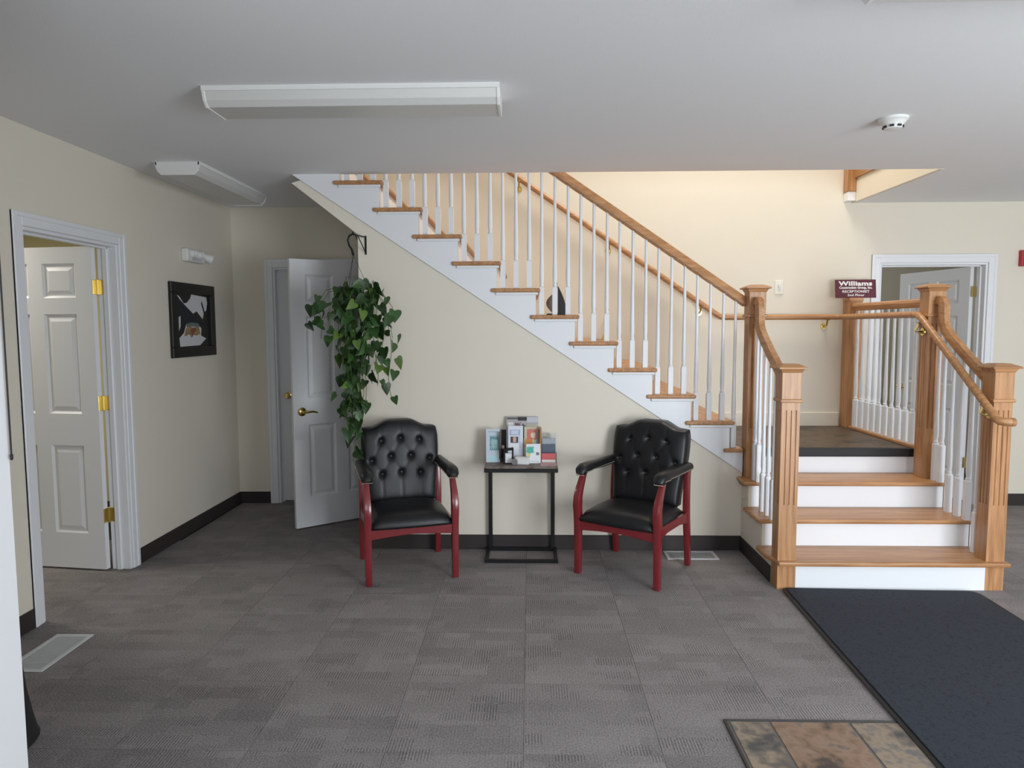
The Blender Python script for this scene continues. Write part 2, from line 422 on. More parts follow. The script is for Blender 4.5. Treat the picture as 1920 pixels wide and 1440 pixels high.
# baseboards (dark vinyl)
def base(name, *boxes):
    mb = MB()
    for b in boxes: mb.box(*b)
    return struct(mb.obj(name, 'rubber_base', bevel=.002), 'dark brown vinyl cove base')
BH = .1016; BT = .008
base('baseboard_left', (XL, XL+BT, -.352, YB, 0, BH), (XL, XL+BT, -2.9, -1.322, 0, BH))
base('baseboard_back', (XL+BT, -3.58, YB-BT, YB, 0, BH), (2.58, XR, YB-BT, YB, 0, BH), (XS+.03, 1.54, YB-BT, YB, 0, BH), (-2.64, -2.465, YB-BT, YB, 0, BH))
base('baseboard_understair', (-2.465, .13, -BT, 0, 0, BH), (-2.465-BT, -2.465, 0, .1, 0, BH))
base('baseboard_stair', (.13-BT, .13, -.61, 0, 0, BH))
wbd = struct(MB().box(.06, 1.31, YB-.014, YB, ZL, ZL+.115).obj('baseboard_landing', 'wall_paint', bevel=.003), 'cream base board behind the landing')

# ------------------------------------------------------------------ doors
def casing(parent, axis, u0, u1, zt, d, sgn, depth, name='casing'):
    """jamb legs, head and moulded casing round an opening; d = wall face, sgn = direction the face looks"""
    W = .07
    def bx(mb, a, b, z0, z1, e0, e1):
        lo, hi = min(e0, e1), max(e0, e1)
        if axis == 'x': mb.box(a, b, lo, hi, z0, z1)
        else: mb.box(lo, hi, a, b, z0, z1)
    for (a, b, z0, z1) in ((u0-W, u0, 0, zt+W), (u1, u1+W, 0, zt+W), (u0, u1, zt, zt+W)):
        mb = MB(); bx(mb, a, b, z0, z1, d, d+sgn*.012)
        horizontal = b-a > .3
        if horizontal: bx(mb, a-.045, b+.045, zt+W*.62, zt+W, d, d+sgn*.016)
        else:
            o = a if a < u0 else b-W*.38
            bx(mb, o, o+W*.38, z0, z1, d, d+sgn*.016)
        mb.obj(name, 'white_paint', parent, bevel=.003)
    for (a, b, z0, z1) in ((u0, u0+.018, 0, zt), (u1-.018, u1, 0, zt), (u0+.018, u1-.018, zt-.018, zt)):
        mb = MB(); bx(mb, a, b, z0, z1, d, d-sgn*depth)
        # stop
        if b-a > .3: bx(mb, a, b, z0-.011, z1, d-sgn*.055, d-sgn*.085)
        else:
            s = .011
            bx(mb, a-(s if a > u0+.1 else 0), b+(0 if a > u0+.1 else s), z0, z1, d-sgn*.055, d-sgn*.085)
        mb.obj('jamb', 'white_paint', parent, bevel=.002)
def slab(parent, width, height=2.03, th=.035):
    """six-panel door in local space: hinge edge at x = 0, extends along +x, y in -th/2..th/2, bottom z = .012"""
    z0 = .012; z1 = z0+height-.012
    st = .115; mu = .10; pw = (width-2*st-mu)/2
    rows = [(.24, .80), (1.00, 1.62), (1.72, 1.93)]
    mb = MB(); h = th/2
    mb.box(0, st, -h, h, z0, z1); mb.box(width-st, width, -h, h, z0, z1)
    mb.box(st+pw, st+pw+mu, -h, h, z0, z1)
    zz = [z0, rows[0][0], rows[0][1], rows[1][0], rows[1][1], rows[2][0], rows[2][1], z1]
    for k in range(0, 8, 2):
        for x0 in (st, st+pw+mu): mb.box(x0, x0+pw, -h, h, zz[k], zz[k+1])
    s = mb.obj('door_slab', 'door_white', parent)
    for (a, b) in rows:
        for x0 in (st, st+pw+mu):
            p = MB(); x1 = x0+pw
            p.box(x0, x1, -h+.012, h-.012, a, b)
            for sg in (-1, 1):
                # sloping ogee border, then the raised field
                for q in range(4):
                    e = .014
                    A = [(x0, a), (x1, a), (x1, b), (x0, b)]; B = [(x0+e, a+e), (x1-e, a+e), (x1-e, b-e), (x0+e, b-e)]
                    i, j = q, (q+1) % 4
                    p.add([(A[i][0], sg*h, A[i][1]), (A[j][0], sg*h, A[j][1]), (B[j][0], sg*(h-.011), B[j][1]), (B[i][0], sg*(h-.011), B[i][1])], [(0, 1, 2, 3)])
                p.frustum((x0+.022, x1-.022, a+.022, b-.022), (x0+.045, x1-.045, a+.045, b-.045), sg*(h-.012), sg*(h-.003), 'y')
            p.obj('panel', 'door_white', parent)
    return s
def lever(parent, x, z, y, sg, direct):
    mb = MB().lathe([(.012, y), (.032, y), (.033, y+sg*.006), (.026, y+sg*.012), (.011, y+sg*.016), (.010, y+sg*.045)], x, z, 16, 'y')
    mb.tube([(x, y+sg*.045, z), (x+direct*.02, y+sg*.050, z), (x+direct*.07, y+sg*.048, z+.002), (x+direct*.105, y+sg*.045, z-.008)], [.010, .010, .008, .006], 8)
    mb.obj('handle', 'brass', parent, smooth=True)
def hinge(parent, x, y, z):
    """knuckle with two visible leaves at world-local position"""
    mb = MB().box(x-.045, x+.045, y-.002, y+.002, z, z+.09)
    mb.lathe([(.007, z-.004), (.0075, z), (.0075, z+.09), (.007, z+.094)], x, y-.004, 10)
    return mb.obj('hinge', 'brass', parent, bevel=.001)

# door_1: left wall, opened into the side room, hinged at the far jamb
d1 = sempty('door_1', 'white six-panel door standing open into the side room')
casing(d1, 'y', DL[0], DL[1], 2.045, XL, 1, .12)
lf = bpy.data.objects.new('door_leaf', None); COL.objects.link(lf); lf.parent = d1
HX, HY = XL-.130, -.470
lf.location = (HX, HY, 0); lf.rotation_euler = (0, 0, math.radians(172.5))
slab(lf, .79)
for z in (.31, 1.02, 1.74):
    mb = MB().box(HX+.012, HX+.062, DL[1]-.0215, DL[1]-.0178, z, z+.09); mb.box(HX+.0005, HX+.004, HY-.020, HY+.024, z, z+.09)
    mb.lathe([(.006, z-.004), (.0075, z), (.0075, z+.09), (.006, z+.094)], HX+.008, HY+.022, 10)
    mb.obj('hinge', 'brass', d1, bevel=.001)
# door_2: closed door in the back wall
d2 = sempty('door_2', 'white closed door in the back corner')
casing(d2, 'x', DB[0], DB[1], 2.045, YB, -1, .12)
lf = bpy.data.objects.new('door_leaf', None); COL.objects.link(lf); lf.parent = d2
lf.location = (DB[1]-.02, YB+.075, 0); lf.rotation_euler = (0, 0, PI)
slab(lf, .75)
kb = MB().lathe([(.012, 0), (.031, 0), (.031, -.006), (.012, -.012), (.011, -.035), (.024, -.045), (.028, -.06), (.02, -.072), (.004, -.075)], 0, 0, 16, 'y').obj('knob', 'brass', d2, smooth=True)
kb.location = (-3.415, YB+.055, .945)
# door_3: right-hand door in the back wall, ajar into the room behind
d3 = sempty('door_3', 'white six-panel door ajar behind the stair landing')
casing(d3, 'x', DH[0], DH[1], 2.055, YB, -1, .12)
lf = bpy.data.objects.new('door_leaf', None); COL.objects.link(lf); lf.parent = d3
lf.location = (DH[1]-.045, YB+.135, 0); lf.rotation_euler = (0, 0, math.radians(180-79))
slab(lf, .84); lever(lf, .775, .95, .0175, 1, -1)
for z in (.3, 1.02, 1.775):
    mb = MB().box(DH[1]-.055, DH[1]-.018, YB+.112, YB+.116, z, z+.09).lathe([(.007, z), (.007, z+.09)], DH[1]-.026, YB+.118, 10)
    mb.obj('hinge', 'brass', d3)
# door_4: closet door under the stairs, standing open towards the room
d4 = sempty('door_4', 'white six-panel closet door standing open behind the hanging plant')
lf = bpy.data.objects.new('door_leaf', None); COL.objects.link(lf); lf.parent = d4
ax, ay, bx_, by_ = -2.488, .905, -3.09, .433
lf.location = (ax, ay, 0); lf.rotation_euler = (0, 0, math.atan2(by_-ay, bx_-ax))
DWd = math.hypot(bx_-ax, by_-ay)
slab(lf, DWd, 2.04); lever(lf, DWd-.065, .90, .0175, 1, -1); lever(lf, DWd-.065, .90, -.0175, -1, -1)
for (a, b) in ((.075, .14), (.93, .995)):
    MB().box(-2.481, -2.465, a, b, 0, 2.10).obj('casing', 'white_paint', d4, bevel=.003)

# ------------------------------------------------------------------ staircase
st = thing('staircase', 'oak and white staircase turning up from a landing to the upper floor', 'staircase')
def lipped(x0, x1, y0, y1, zt, th=.027): return MB().box(x0, x1, y0, y1, zt-th, zt)
# upper flight
for i in range(5, 17):
    xl = -RUN*(i-4); zt = RISE*i
    t = lipped(xl, xl+.33, -.03, YB-.003, zt).obj('tread', 'oak_y', st, bevel=.009, seg=2)
    zb = RISE*(i-1) if i > 5 else ZL
    MB().box(xl+.28, xl+.30, .012, YB-.003, zb, zt-.027).obj('riser', 'white_paint', st)
    MB().box(xl+.03, xl+.315, -.024, -.012, zt-.045, zt-.027).obj('cove_moulding', 'white_paint', st, bevel=.004)
lipped(.0, .13, -.03, .10, ZL+.024).obj('tread_return', 'oak_x', st, bevel=.009, seg=2)
sk = []
for i in range(4, 16):
    xr = -RUN*(i-4)+.30 if i > 4 else .13
    zt = (RISE*i if i > 4 else ZL+.024)-.027
    sk += [(xr, zt), (-RUN*(i+1-4)+.30, zt)]
xe = sk[-1][0]
sk = [(.13, skz(.13))] + sk + [(-2.897, sk[-1][1]), (-2.897, skz(-2.897))]
MB().prism(sk, 'y', -.012, .012).obj('skirt_board', 'white_paint', st, bevel=.0015)
# balusters
BAL = {}
def baluster(h, blk=.19):
    k = (round(h, 3), blk)
    if k not in BAL:
        mb = MB().box(-.0165, .0165, -.0165, .0165, 0, blk-.012)
        mb.frustum((-.0165, .0165, -.0165, .0165), (-.011, .011, -.011, .011), blk-.012, blk)
        mb.lathe([(.0125, blk), (.0155, blk+.006), (.0125, blk+.012), (.0115, blk+.02), (.0145, blk+.045), (.015, blk+.09), (.0125, blk+.2), (.0105, blk+.38), (.0095, h)], 0, 0, 10)
        BAL[k] = mb.mesh('baluster', 'white_paint', smooth=True, angle=40)
    return BAL[k]
def rail_z(x): return 1.688 + .684*(.14-x)          # centre line of the upper rail
YBAL = .035
for i in range(5, 17):
    for k in range(3):
        x = -RUN*(i-4)+.0785+.0885*k; z0 = RISE*i
        put('baluster', baluster(rail_z(x)-.02-z0), st, (x, YBAL, z0))
put('baluster', baluster(rail_z(.074)-.02-(ZL+.024)), st, (.074, YBAL, ZL+.024))
RP = [(-.018, -.030), (.018, -.030), (.024, -.012), (.030, .004), (.027, .020), (.014, .030), (-.014, .030), (-.027, .020), (-.030, .004), (-.024, -.012)]
MB().sweep([(.14, YBAL, rail_z(.14)), (-3.3, YBAL, rail_z(-3.3))], RP, (0, -1, 0)).obj('handrail', 'oak_x', st, smooth=True, angle=30)
# lower flight treads, risers and side boards
XT0, XT1 = .095, 1.435
for i in range(1, 4):
    y0 = Y1+RNL*(i-1); zt = RL*i
    if i == 1:
        t = MB().prism([(.125, y0-.034), (1.445, y0-.034), (1.445, y0+.02), (XT1, y0+.105), (XT1, y0+RNL+.004), (XT0, y0+RNL+.004), (XT0, y0+.105), (.125, y0+.02)], 'z', zt-.027, zt)
    else: t = MB().box(XT0, XT1, y0-.03, y0+RNL+.004, zt-.027, zt)
    t.obj('tread', 'oak_x', st, bevel=.009, seg=2)
    MB().box(*((.234, 1.320) if i == 1 else (.15, 1.40)), y0, y0+.018, RL*(i-1), zt-.027).obj('riser', 'white_paint', st)
MB().box(.15, 1.40, Y1+3*RNL, Y1+3*RNL+.018, 3*RL, ZL-.055).obj('riser', 'white_paint', st)
def side_poly(): 
    P = [(0, 0), (Y1+.09, 0), (Y1+.09, RL-.027), (Y1+RNL, RL-.027), (Y1+RNL, 2*RL-.027), (Y1+2*RNL, 2*RL-.027), (Y1+2*RNL, 3*RL-.027), (0.13, 3*RL-.027), (.13, ZL-.03), (.13, 0)]
    return P[1:]
MB().prism(side_poly(), 'x', .13, .15).obj('side_board', 'wall_paint', st)
MB().prism(side_poly(), 'x', 1.395, 1.415).obj('side_board', 'white_paint', st)
# landing
LF = Y1+3*RNL-.03
MB().box(.15, 1.415, LF+.035, YB-.002, ZL-.055, ZL).obj('landing_floor', 'landing_stone', st)
MB().box(.15, 1.36, LF, LF+.05, ZL-.055, ZL+.003).obj('landing_nosing', 'mat_rubber', st, bevel=.006, seg=2)
MB().box(1.395, 1.415, .13, YB-.002, 0, ZL-.055).obj('landing_wall', 'wall_paint', st)
# newel posts
def newel(x, y, z0, ztop, zc, zf, w=.104):
    """square fluted post: shaft to the collar zc, plain block, neck moulding and cap; flutes from zf to zc-.05"""
    r = bpy.data.objects.new('newel_post', None); COL.objects.link(r); r.parent = st; r.location = (x, y, 0)
    h = w/2; ht = h+.003
    # fluted length: the outline carries three grooves on each face
    g = .006; fz0, fz1 = zf, zc-.055; cs = [-.028, 0, .028]; gw = .0065; out = []
    for q in range(4):
        ca, sa = [(1, 0), (0, 1), (-1, 0), (0, -1)][q]
        side = [(-h, -h)]
        for c in cs: side += [(c-gw, -h), (c-gw*.55, -h+g), (c+gw*.55, -h+g), (c+gw, -h)]
        out += [(x_*ca-y_*sa, x_*sa+y_*ca) for x_, y_ in side]
    mb = MB().box(-h, h, -h, h, z0, fz0).prism(out, 'z', fz0, fz1).box(-h, h, -h, h, fz1, zc)
    mb.obj('shaft', 'oak_z', r)
    MB().box(-ht, ht, -ht, ht, zc, ztop-.045).obj('block', 'oak_z', r, bevel=.002)
    c = MB().box(-h-.012, h+.012, -h-.012, h+.012, zc-.010, zc+.010)
    c.obj('collar', 'oak_x', r, bevel=.006, seg=2)
    MB().frustum((-ht-.002, ht+.002, -ht-.002, ht+.002), (-ht-.014, ht+.014, -ht-.014, ht+.014), ztop-.050, ztop-.028).obj('neck_moulding', 'oak_x', r, bevel=.003)
    q = h+.030
    MB().box(-q, q, -q, q, ztop-.028, ztop-.018).frustum((-q, q, -q, q), (-q+.040, q-.040, -q+.040, q-.040), ztop-.018, ztop).obj('cap', 'oak_x', r, bevel=.003)
    return r
YNL, YNU = -.668, -.005
newel(XN-.004, YNL, 0, 1.315, 1.105, .50)
newel(XS+.008, YNL, 0, 1.315, 1.105, .50)
newel(XN+.005, YNU, 3*RL-.02, 1.805, 1.600, .85)
newel(XS-.010, YNU, 3*RL, 1.805, 1.600, .85)
MB().box(XN-.075, XN+.06, YNU-.085, YNU+.05, 3*RL-.05, 3*RL-.027).obj('newel_block', 'oak_x', st, bevel=.006, seg=2)
# back half post with the sign on top
pb = bpy.data.objects.new('newel_post', None); COL.objects.link(pb); pb.parent = st; pb.location = (1.372, 1.165, 0)
MB().box(-.052, .052, -.05, .083, ZL, 1.755).obj('shaft', 'oak_z', pb, bevel=.003)
MB().box(-.056, .056, -.054, .083, 1.735, 1.762).obj('cap', 'oak_x', pb, bevel=.003)
# goose-neck rails of the lower flight
def goose(x):
    yu, yl = YNU-.052, YNL+.052
    zs = lambda y: 1.205+(y-yl)*RL/RNL
    pts = [(yu, 1.690), (yu-.035, 1.690), (yu-.058, 1.683), (yu-.069, 1.66), (yu-.072, 1.63), (yu-.074, 1.58), (yu-.083, 1.54), (yu-.104, 1.503), (yu-.135, 1.475)]
    dz = zs(yu-.165)-1.452
    for k in range(1, 9):
        y = yu-.165+(yl-yu+.165)*(k-1)/7; pts.append((y, zs(y)-dz*max(0, 1-(k-1)/2.5)))
    return [(x, a, b) for a, b in pts], (lambda y: zs(y))
for x in (XN, XS-.002):
    p, zs = goose(x)
    MB().sweep(p, RP, (1, 0, 0)).obj('handrail', 'oak_y', st, smooth=True, angle=40)
    for y, lv in ((-.545, 1), (-.452, 2), (-.357, 2), (-.262, 2), (-.167, 3), (-.10, 3)):
        if lv == 3 and y > -.12: top = 1.50
        else: top = zs(y)-.022
        put('baluster', baluster(top-RL*lv, .25), st, (x, y, RL*lv))
# landing balustrade on the right
MB().box(XS-.032, XS+.032, .05, 1.115, ZL, ZL+.022).obj('shoe_rail', 'oak_y', st, bevel=.004)
MB().sweep([(XS, .045, 1.685), (XS, 1.115, 1.685)], RP, (1, 0, 0)).obj('handrail', 'oak_y', st, smooth=True, angle=30)
for k in range(11): put('baluster', baluster(1.66-ZL-.022, .23), st, (XS, .105+.0955*k, ZL+.022))
# second-floor edge at the right end of the stairwell
ed = struct(MB().box(XS-.005, XS+.03, .0, YB, H-.002, 2.735).obj('trim_1', 'wall_paint'), 'cream fascia of the upper floor edge')
struct(MB().box(XS-.02, XS+.03, .0, YB, 2.735, 2.86).obj('trim_2', 'oak_y', bevel=.004), 'oak edge board of the upper floor')
un = thing('upper_newel_post', 'oak half post on the wall at the upper floor edge', 'post', (1.325, 1.2, 2.63))
MB().box(-.035, .035, -.035, .05, 0, 1.0).obj('shaft', 'oak_z', un, bevel=.003)
MB().box(-.03, .035, -.03, .05, -.075, 0).obj('foot_block', 'white_paint', un, bevel=.003)

# round wall handrail
wrl = thing('wall_handrail', 'round oak handrail on brass brackets along the stair wall', 'handrail')
XRI = XS-.085
WY = YB-.075
path = []
for x in (-2.9, -1.5, -.6, .0, .20, .25, .285, .32): path.append((x, WY, max(1.606, 1.606+.684*(.285-x)) if x < .26 else 1.606+max(0, .3-x)*.25))
path += [(.8, WY, 1.606), (1.2, WY, 1.606), (1.245, WY-.008, 1.606), (1.272, WY-.035, 1.606), (XRI, WY-.08, 1.606), (XRI, .5, 1.606), (XRI, .06, 1.606), (XRI, .02, 1.600), (XRI, -.02, 1.58)]
zr = lambda y: 1.58+(y+.02)*(1.58-1.02)/(-.02+.80)
path += [(XRI, y, zr(y)) for y in (-.1, -.3, -.5, -.70, -.77)] + [(XRI, -.80, 1.015), (XRI+.005, -.83, 1.003), (XRI+.03, -.85, 1.0), (XRI+.055, -.85, 1.0)]
MB().tube(path, .0225, 14).obj('rail', 'oak_x', wrl, smooth=True, angle=50)
MB().lathe([(.0235, 0), (.0235, .02), (.01, .022)], 0, 0, 14, 'x').obj('end_cap', 'oak_x', wrl, smooth=True).location = (XRI+.05, -.85, 1.0)
def bracket(parent, p, wall, dirv):
    """brass bracket: rosette on the wall, curved arm up to the rail"""
    d = Vector(dirv); q = Vector(wall)
    mb = MB(); mb.tube([q, q+d*.008], [.028, .026], 14)
    mb.tube([q+d*.006, q+d*.03+Vector((0, 0, -.004)), q+d*.055+Vector((0, 0, .006)), Vector(p)-Vector((0, 0, .026))], [.012, .009, .008, .008], 8)
    mb.tube([Vector(p)+Vector((0, 0, -.027)), Vector(p)+Vector((0, 0, -.021))], [.018, .020], 10)
    mb.obj('bracket', 'brass', parent, smooth=True)
for x, z in ((-1.4, 1.606+.684*1.685), (-.65, 1.606+.684*.935), (.115, 1.606+.684*.17), (.53, 1.606), (1.165, 1.606)):
    bracket(wrl, (x, WY, z), (x, YB, z-.075), (0, -1, 0))
bracket(wrl, (XRI, YNU, 1.575), (XS-.062, YNU, 1.49), (-1, 0, 0))
bracket(wrl, (XRI, YNL-.02, zr(YNL-.02)), (XS-.044, YNL-.02, zr(YNL-.02)-.075), (-1, 0, 0))

# ------------------------------------------------------------------ entry tile inset and mat
ti = struct(MB().box(-.553, 1.55, -4.3, -2.110, -.003, .004).obj('floor_tile_inset', 'grout'), 'slate tile inset at the entrance')
for b in ((-.561, -.549, -4.3, -2.104), (-.549, 1.55, -2.114, -2.104)):
    MB().box(*b, -.003, .008).obj('edge_strip', 'edge_strip', ti, bevel=.002)
xs = [-.545, -.388, -.084, .220, .524, .828, 1.132, 1.436, 1.55]
tcache = {}
for i in range(len(xs)-1):
    for j in range(7):
        x0, x1 = xs[i]+.005, xs[i+1]-.005; y1 = -2.122-.304*j; y0 = y1-.294
        k = (round(x1-x0, 3), (i+j) % 2)
        if k not in tcache: tcache[k] = MB().box(-k[0]/2, k[0]/2, -.147, .147, 0, .004).mesh('slate_tile', 'slate_warm' if (i+j*2) % 3 else 'slate_cool', bevel=.0015)
        put('slate_tile', tcache[k], ti, ((x0+x1)/2, (y0+y1)/2, .0035))
mt = thing('entrance_mat', 'long black navy entrance mat running up to the bottom stair', 'mat', (.70, -.742, 0), math.radians(-2.0))
LMT, WM = 3.2, 1.10
def matpoly(o, r): return [(x, y-LMT/2) for x, y in rrect(WM-2*o, LMT-2*o, r, 4)]
MB().prism(matpoly(0, .05), 'z', .0085, .0115).obj('border', 'mat_rubber', mt)
MB().prism(matpoly(.022, .04), 'z', .0115, .017).obj('pile', 'mat_pile', mt, bevel=.002)

# ------------------------------------------------------------------ floor vents
def vent(label, x, y, lx, ly, rz):
    r = thing('floor_vent', label, 'vent', (x, y, 0), rz, 'floor vents')
    a, b = lx/2, ly/2; f = .022
    fr = MB().box(-a, a, -b, -b+f, 0, .006).box(-a, a, b-f, b, 0, .006).box(-a, -a+f, -b+f, b-f, 0, .006).box(a-f, a, -b+f, b-f, 0, .006)
    fr.obj('frame', 'vent_metal', r, bevel=.002)
    MB().box(-a+f, a-f, -b+f, b-f, .0005, .0015).obj('duct_opening', 'vent_dark', r)
    n = int((lx-2*f)/.011); sm = MB().box(-.0026, .0026, -b+f, b-f, 0, .0035).mesh('louvre', 'vent_metal')
    for k in range(n): put('louvre', sm, r, (-a+f+(k+.5)*(lx-2*f)/n, 0, .0015))
vent('grey metal floor vent beside the open left door', -3.585, -1.590, .38, .19, PI/2)
vent('pale metal floor vent behind the right armchair', -.235, -.125, .34, .17, 0)

# ------------------------------------------------------------------ ceiling fixtures
def fixture(label, x0, x1, y0, y1, along):
    cx, cy = (x0+x1)/2, (y0+y1)/2; r = thing('fluorescent_fixture', label, 'ceiling light', (cx, cy, H), 0, 'ceiling light fixtures')
    lx, ly = (x1-x0)/2, (y1-y0)/2
    L_, W_ = (lx, ly) if along == 'x' else (ly, lx)
    ax = 'x' if along == 'x' else 'y'
    prof = [(-W_, 0), (-W_, -.022), (-W_+.012, -.055), (-W_+.035, -.078), (W_-.035, -.078), (W_-.012, -.055), (W_, -.022), (W_, 0)]
    MB().prism(prof, ax, -L_+.012, L_-.012).obj('diffuser', 'diffuser', r, bevel=.002)
    big = [(u*1.03, v*1.03-.001) for u, v in prof]; big[0] = (-W_*1.03, 0); big[-1] = (W_*1.03, 0)
    for e in (-1, 1): MB().prism(big, ax, min(e*L_, e*(L_-.014)), max(e*L_, e*(L_-.014))).obj('end_cap', 'plastic_white', r, bevel=.002)
    pan = MB()
    for e in (-1, 1):
        if along == 'x': pan.box(-L_, L_, e*W_-.006, e*W_+.006, -.020, 0)
        else: pan.box(e*W_-.006, e*W_+.006, -L_, L_, -.020, 0)
    pan.obj('pan', 'plastic_white', r)
fixture('long unlit fluorescent ceiling light in front of the stairs', -2.70, -1.435, -1.715, -1.475, 'x')
fixture('unlit fluorescent ceiling light running back along the left wall', -3.61, -3.34, -.40, .70, 'y')
fixture('unlit fluorescent ceiling light cut off by the top right picture edge', -.325, .94, -2.78, -2.535, 'x')
sd = thing('smoke_detector', 'round white smoke detector on the ceiling', 'smoke detector', (.485, -1.14, H))
MB().lathe([(.068, 0), (.068, -.012), (.060, -.016), (.052, -.030)], 0, 0, 24).obj('base', 'plastic_white', sd, smooth=True)
MB().lathe([(.050, -.030), (.048, -.034), (.040, -.052), (.020, -.056), (.002, -.057)], 0, 0, 24).obj('sensor_head', 'plastic_white', sd, smooth=True)
for k in range(8):
    a = 2*PI*k/8+.2
    o = MB().box(-.010, .010, -.003, .003, -.005, .005).obj('slot', 'slot_dark', sd); o.location = (.0445*math.cos(a), .0445*math.sin(a), -.043); o.rotation_euler = (0, 0, a+PI/2)

# ------------------------------------------------------------------ armchairs
def sm(t): return t*t*(3-2*t)
def armchair(label, x, y, rz):
    r = thing('armchair', label, 'chair', (x, y, 0), rz, 'tufted black armchairs')
    post = [(-.019, -.021), (.019, -.021), (.019, .021), (-.019, .021)]
    for s in (-1, 1):
        X = s*.262
        # front leg with its bowed arm support
        ctr = [(-.247, 0), (-.247, .16), (-.247, .32), (-.250, .38), (-.256, .43), (-.252, .48), (-.232, .53), (-.205, .575), (-.185, .610), (-.178, .635)]
        sc = [.98, 1.02, 1.08, 1.12, 1.15, 1.12, 1.02, .92, .85, .85]
        MB().sweep([(X, a, b) for a, b in ctr], post, (1, 0, 0), scales=sc).obj('leg', 'cherry', r, bevel=.005, seg=2, smooth=True)
        ctr = [(.272, 0), (.258, .14), (.240, .30), (.232, .42), (.236, .52), (.244, .60), (.249, .640)]
        MB().sweep([(X*.965, a, b) for a, b in ctr], post, (1, 0, 0), scales=[.9, .95, 1, 1, .95, .9, .9]).obj('leg', 'cherry', r, bevel=.005, seg=2, smooth=True)
        # side apron
        ap = [(-.23, .285), (-.10, .305), (.10, .305), (.225, .285), (.225, .355), (-.23, .355)]
        MB().prism(ap, 'x', X*.97-.012, X*.97+.012).obj('apron', 'cherry', r, bevel=.003)
        # padded arm
        prof = [(-.036, -.018), (.036, -.018), (.039, -.004), (.036, .014), (.022, .026), (0, .030), (-.022, .026), (-.036, .014), (-.039, -.004)]
        pth = [(-.232, .622), (-.222, .640), (-.195, .652), (-.12, .655), (0, .650), (.12, .648), (.20, .648), (.245, .650)]
        pad = MB().sweep([(X*.985, a, b) for a, b in pth], prof, (1, 0, 0), scales=[.72, .95, 1.04, 1.03, 1, .97, .92, .85]).obj('arm_pad', 'black_vinyl', r, smooth=True, angle=60)
        nl = MB()
        for k in range(26):
            yy = -.215+.43*k/25
            for e in (-1, 1):
                nl.lathe([(.0045, 0), (.003, e*.003), (.0008, e*.004)], 0, 0, 6, 'x')
                for q in range(len(nl.v)-18, len(nl.v)):
                    v = nl.v[q]; nl.v[q] = (v[0]+X*.985+e*.037, v[1]+yy, v[2]+.636+(.004 if k > 4 else 0))
        for k in range(7):
            nl.lathe([(.0045, 0), (.003, -.003), (.0008, -.004)], 0, 0, 6, 'y')
            for q in range(len(nl.v)-18, len(nl.v)):
                v = nl.v[q]; nl.v[q] = (v[0]+X*.985+(k-3)*.0085, v[1]-.236, v[2]+.616)
        o = nl.obj('nailhead_trim', 'nail', r); o['kind'] = 'stuff'
    # front and rear aprons
    ap = [(-.245, .278), (-.12, .290), (0, .296), (.12, .290), (.245, .278), (.245, .350), (-.245, .350)]
    MB().prism(ap, 'y', -.262, -.238).obj('apron', 'cherry', r, bevel=.003)
    MB().box(-.24, .24, .222, .244, .29, .36).obj('apron', 'cherry', r, bevel=.003)
    # seat cushion: crowned grid
    n, m = 16, 16; vs = []; fs = []
    for j in range(m+1):
        v = j/m; yy = -.272+.50*v
        hw = .236+.022*math.sin(PI*min(1, v*1.1))+(.010 if v < .15 else 0)
        for i in range(n+1):
            u = i/n*2-1; 
            e = (1-abs(u)**5)*(1-abs(2*v-1)**6)
            vs.append((u*hw, yy-.012*(1-u*u)*(1-v), .352+.066*e**.5+.012*(1-u*u)*(1-(2*v-1)**2)))
    for j in range(m):
        for i in range(n):
            a = j*(n+1)+i; fs.append((a, a+1, a+n+2, a+n+1))
    bd = [i for i in range(n+1)] + [j*(n+1)+n for j in range(1, m+1)] + [m*(n+1)+i for i in range(n-1, -1, -1)] + [j*(n+1) for j in range(m-1, 0, -1)]
    o0 = len(vs)
    for b in bd: p = vs[b]; vs.append((p[0]*.97, p[1]*.98, .338))
    for k in range(len(bd)): k2 = (k+1) % len(bd); fs.append((bd[k], o0+k, o0+k2, bd[k2]))
    fs.append(tuple(range(o0, o0+len(bd))))
    mb = MB(); mb.add(vs, fs); mb.obj('seat', 'black_vinyl', r, smooth=True, angle=70)
    # tufted back
    n, m = 48, 44; vs = []; fs = []
    btn = [(-.125, .78), (0, .78), (.125, .78), (-.19, .56), (-.065, .56), (.065, .56), (.19, .56), (-.125, .36), (0, .36), (.125, .36)]
    def prof(v): return .222+.030*sm(min(1, v/.75))-.012*max(0, (v-.85)/.15)**2
    def top(u): return .880+.042*sm(max(0, min(1, (.78-abs(u))/.5)))-.008*abs(u)**4
    zb = .400; lean = lambda z: .150+(z-zb)*.19
    def surf(i, j, back):
        u = i/n*2-1; v = j/m; z = zb+(top(u)-zb)*v; x = u*prof(v)
        e = max(0, (1-abs(u)**6))**.5*max(0, (1-abs(2*v-1)**8))**.5
        if back: return (x*.985, lean(z)+.078+.016*e, z)
        dd = -.034*e
        for (bx, bv) in btn:
            q = ((x-bx)**2+((v-bv)*(top(u)-zb))**2)
            dd += .020*math.exp(-q/(.014**2))+.007*math.exp(-q/(.030**2))
        for bx, bv in btn[:3]:
            if v > bv: dd += .0035*math.exp(-((x-bx)/.006)**2)*e
        for bx, bv in btn[7:]:
            if v < bv: dd += .0035*math.exp(-((x-bx)/.006)**2)*e
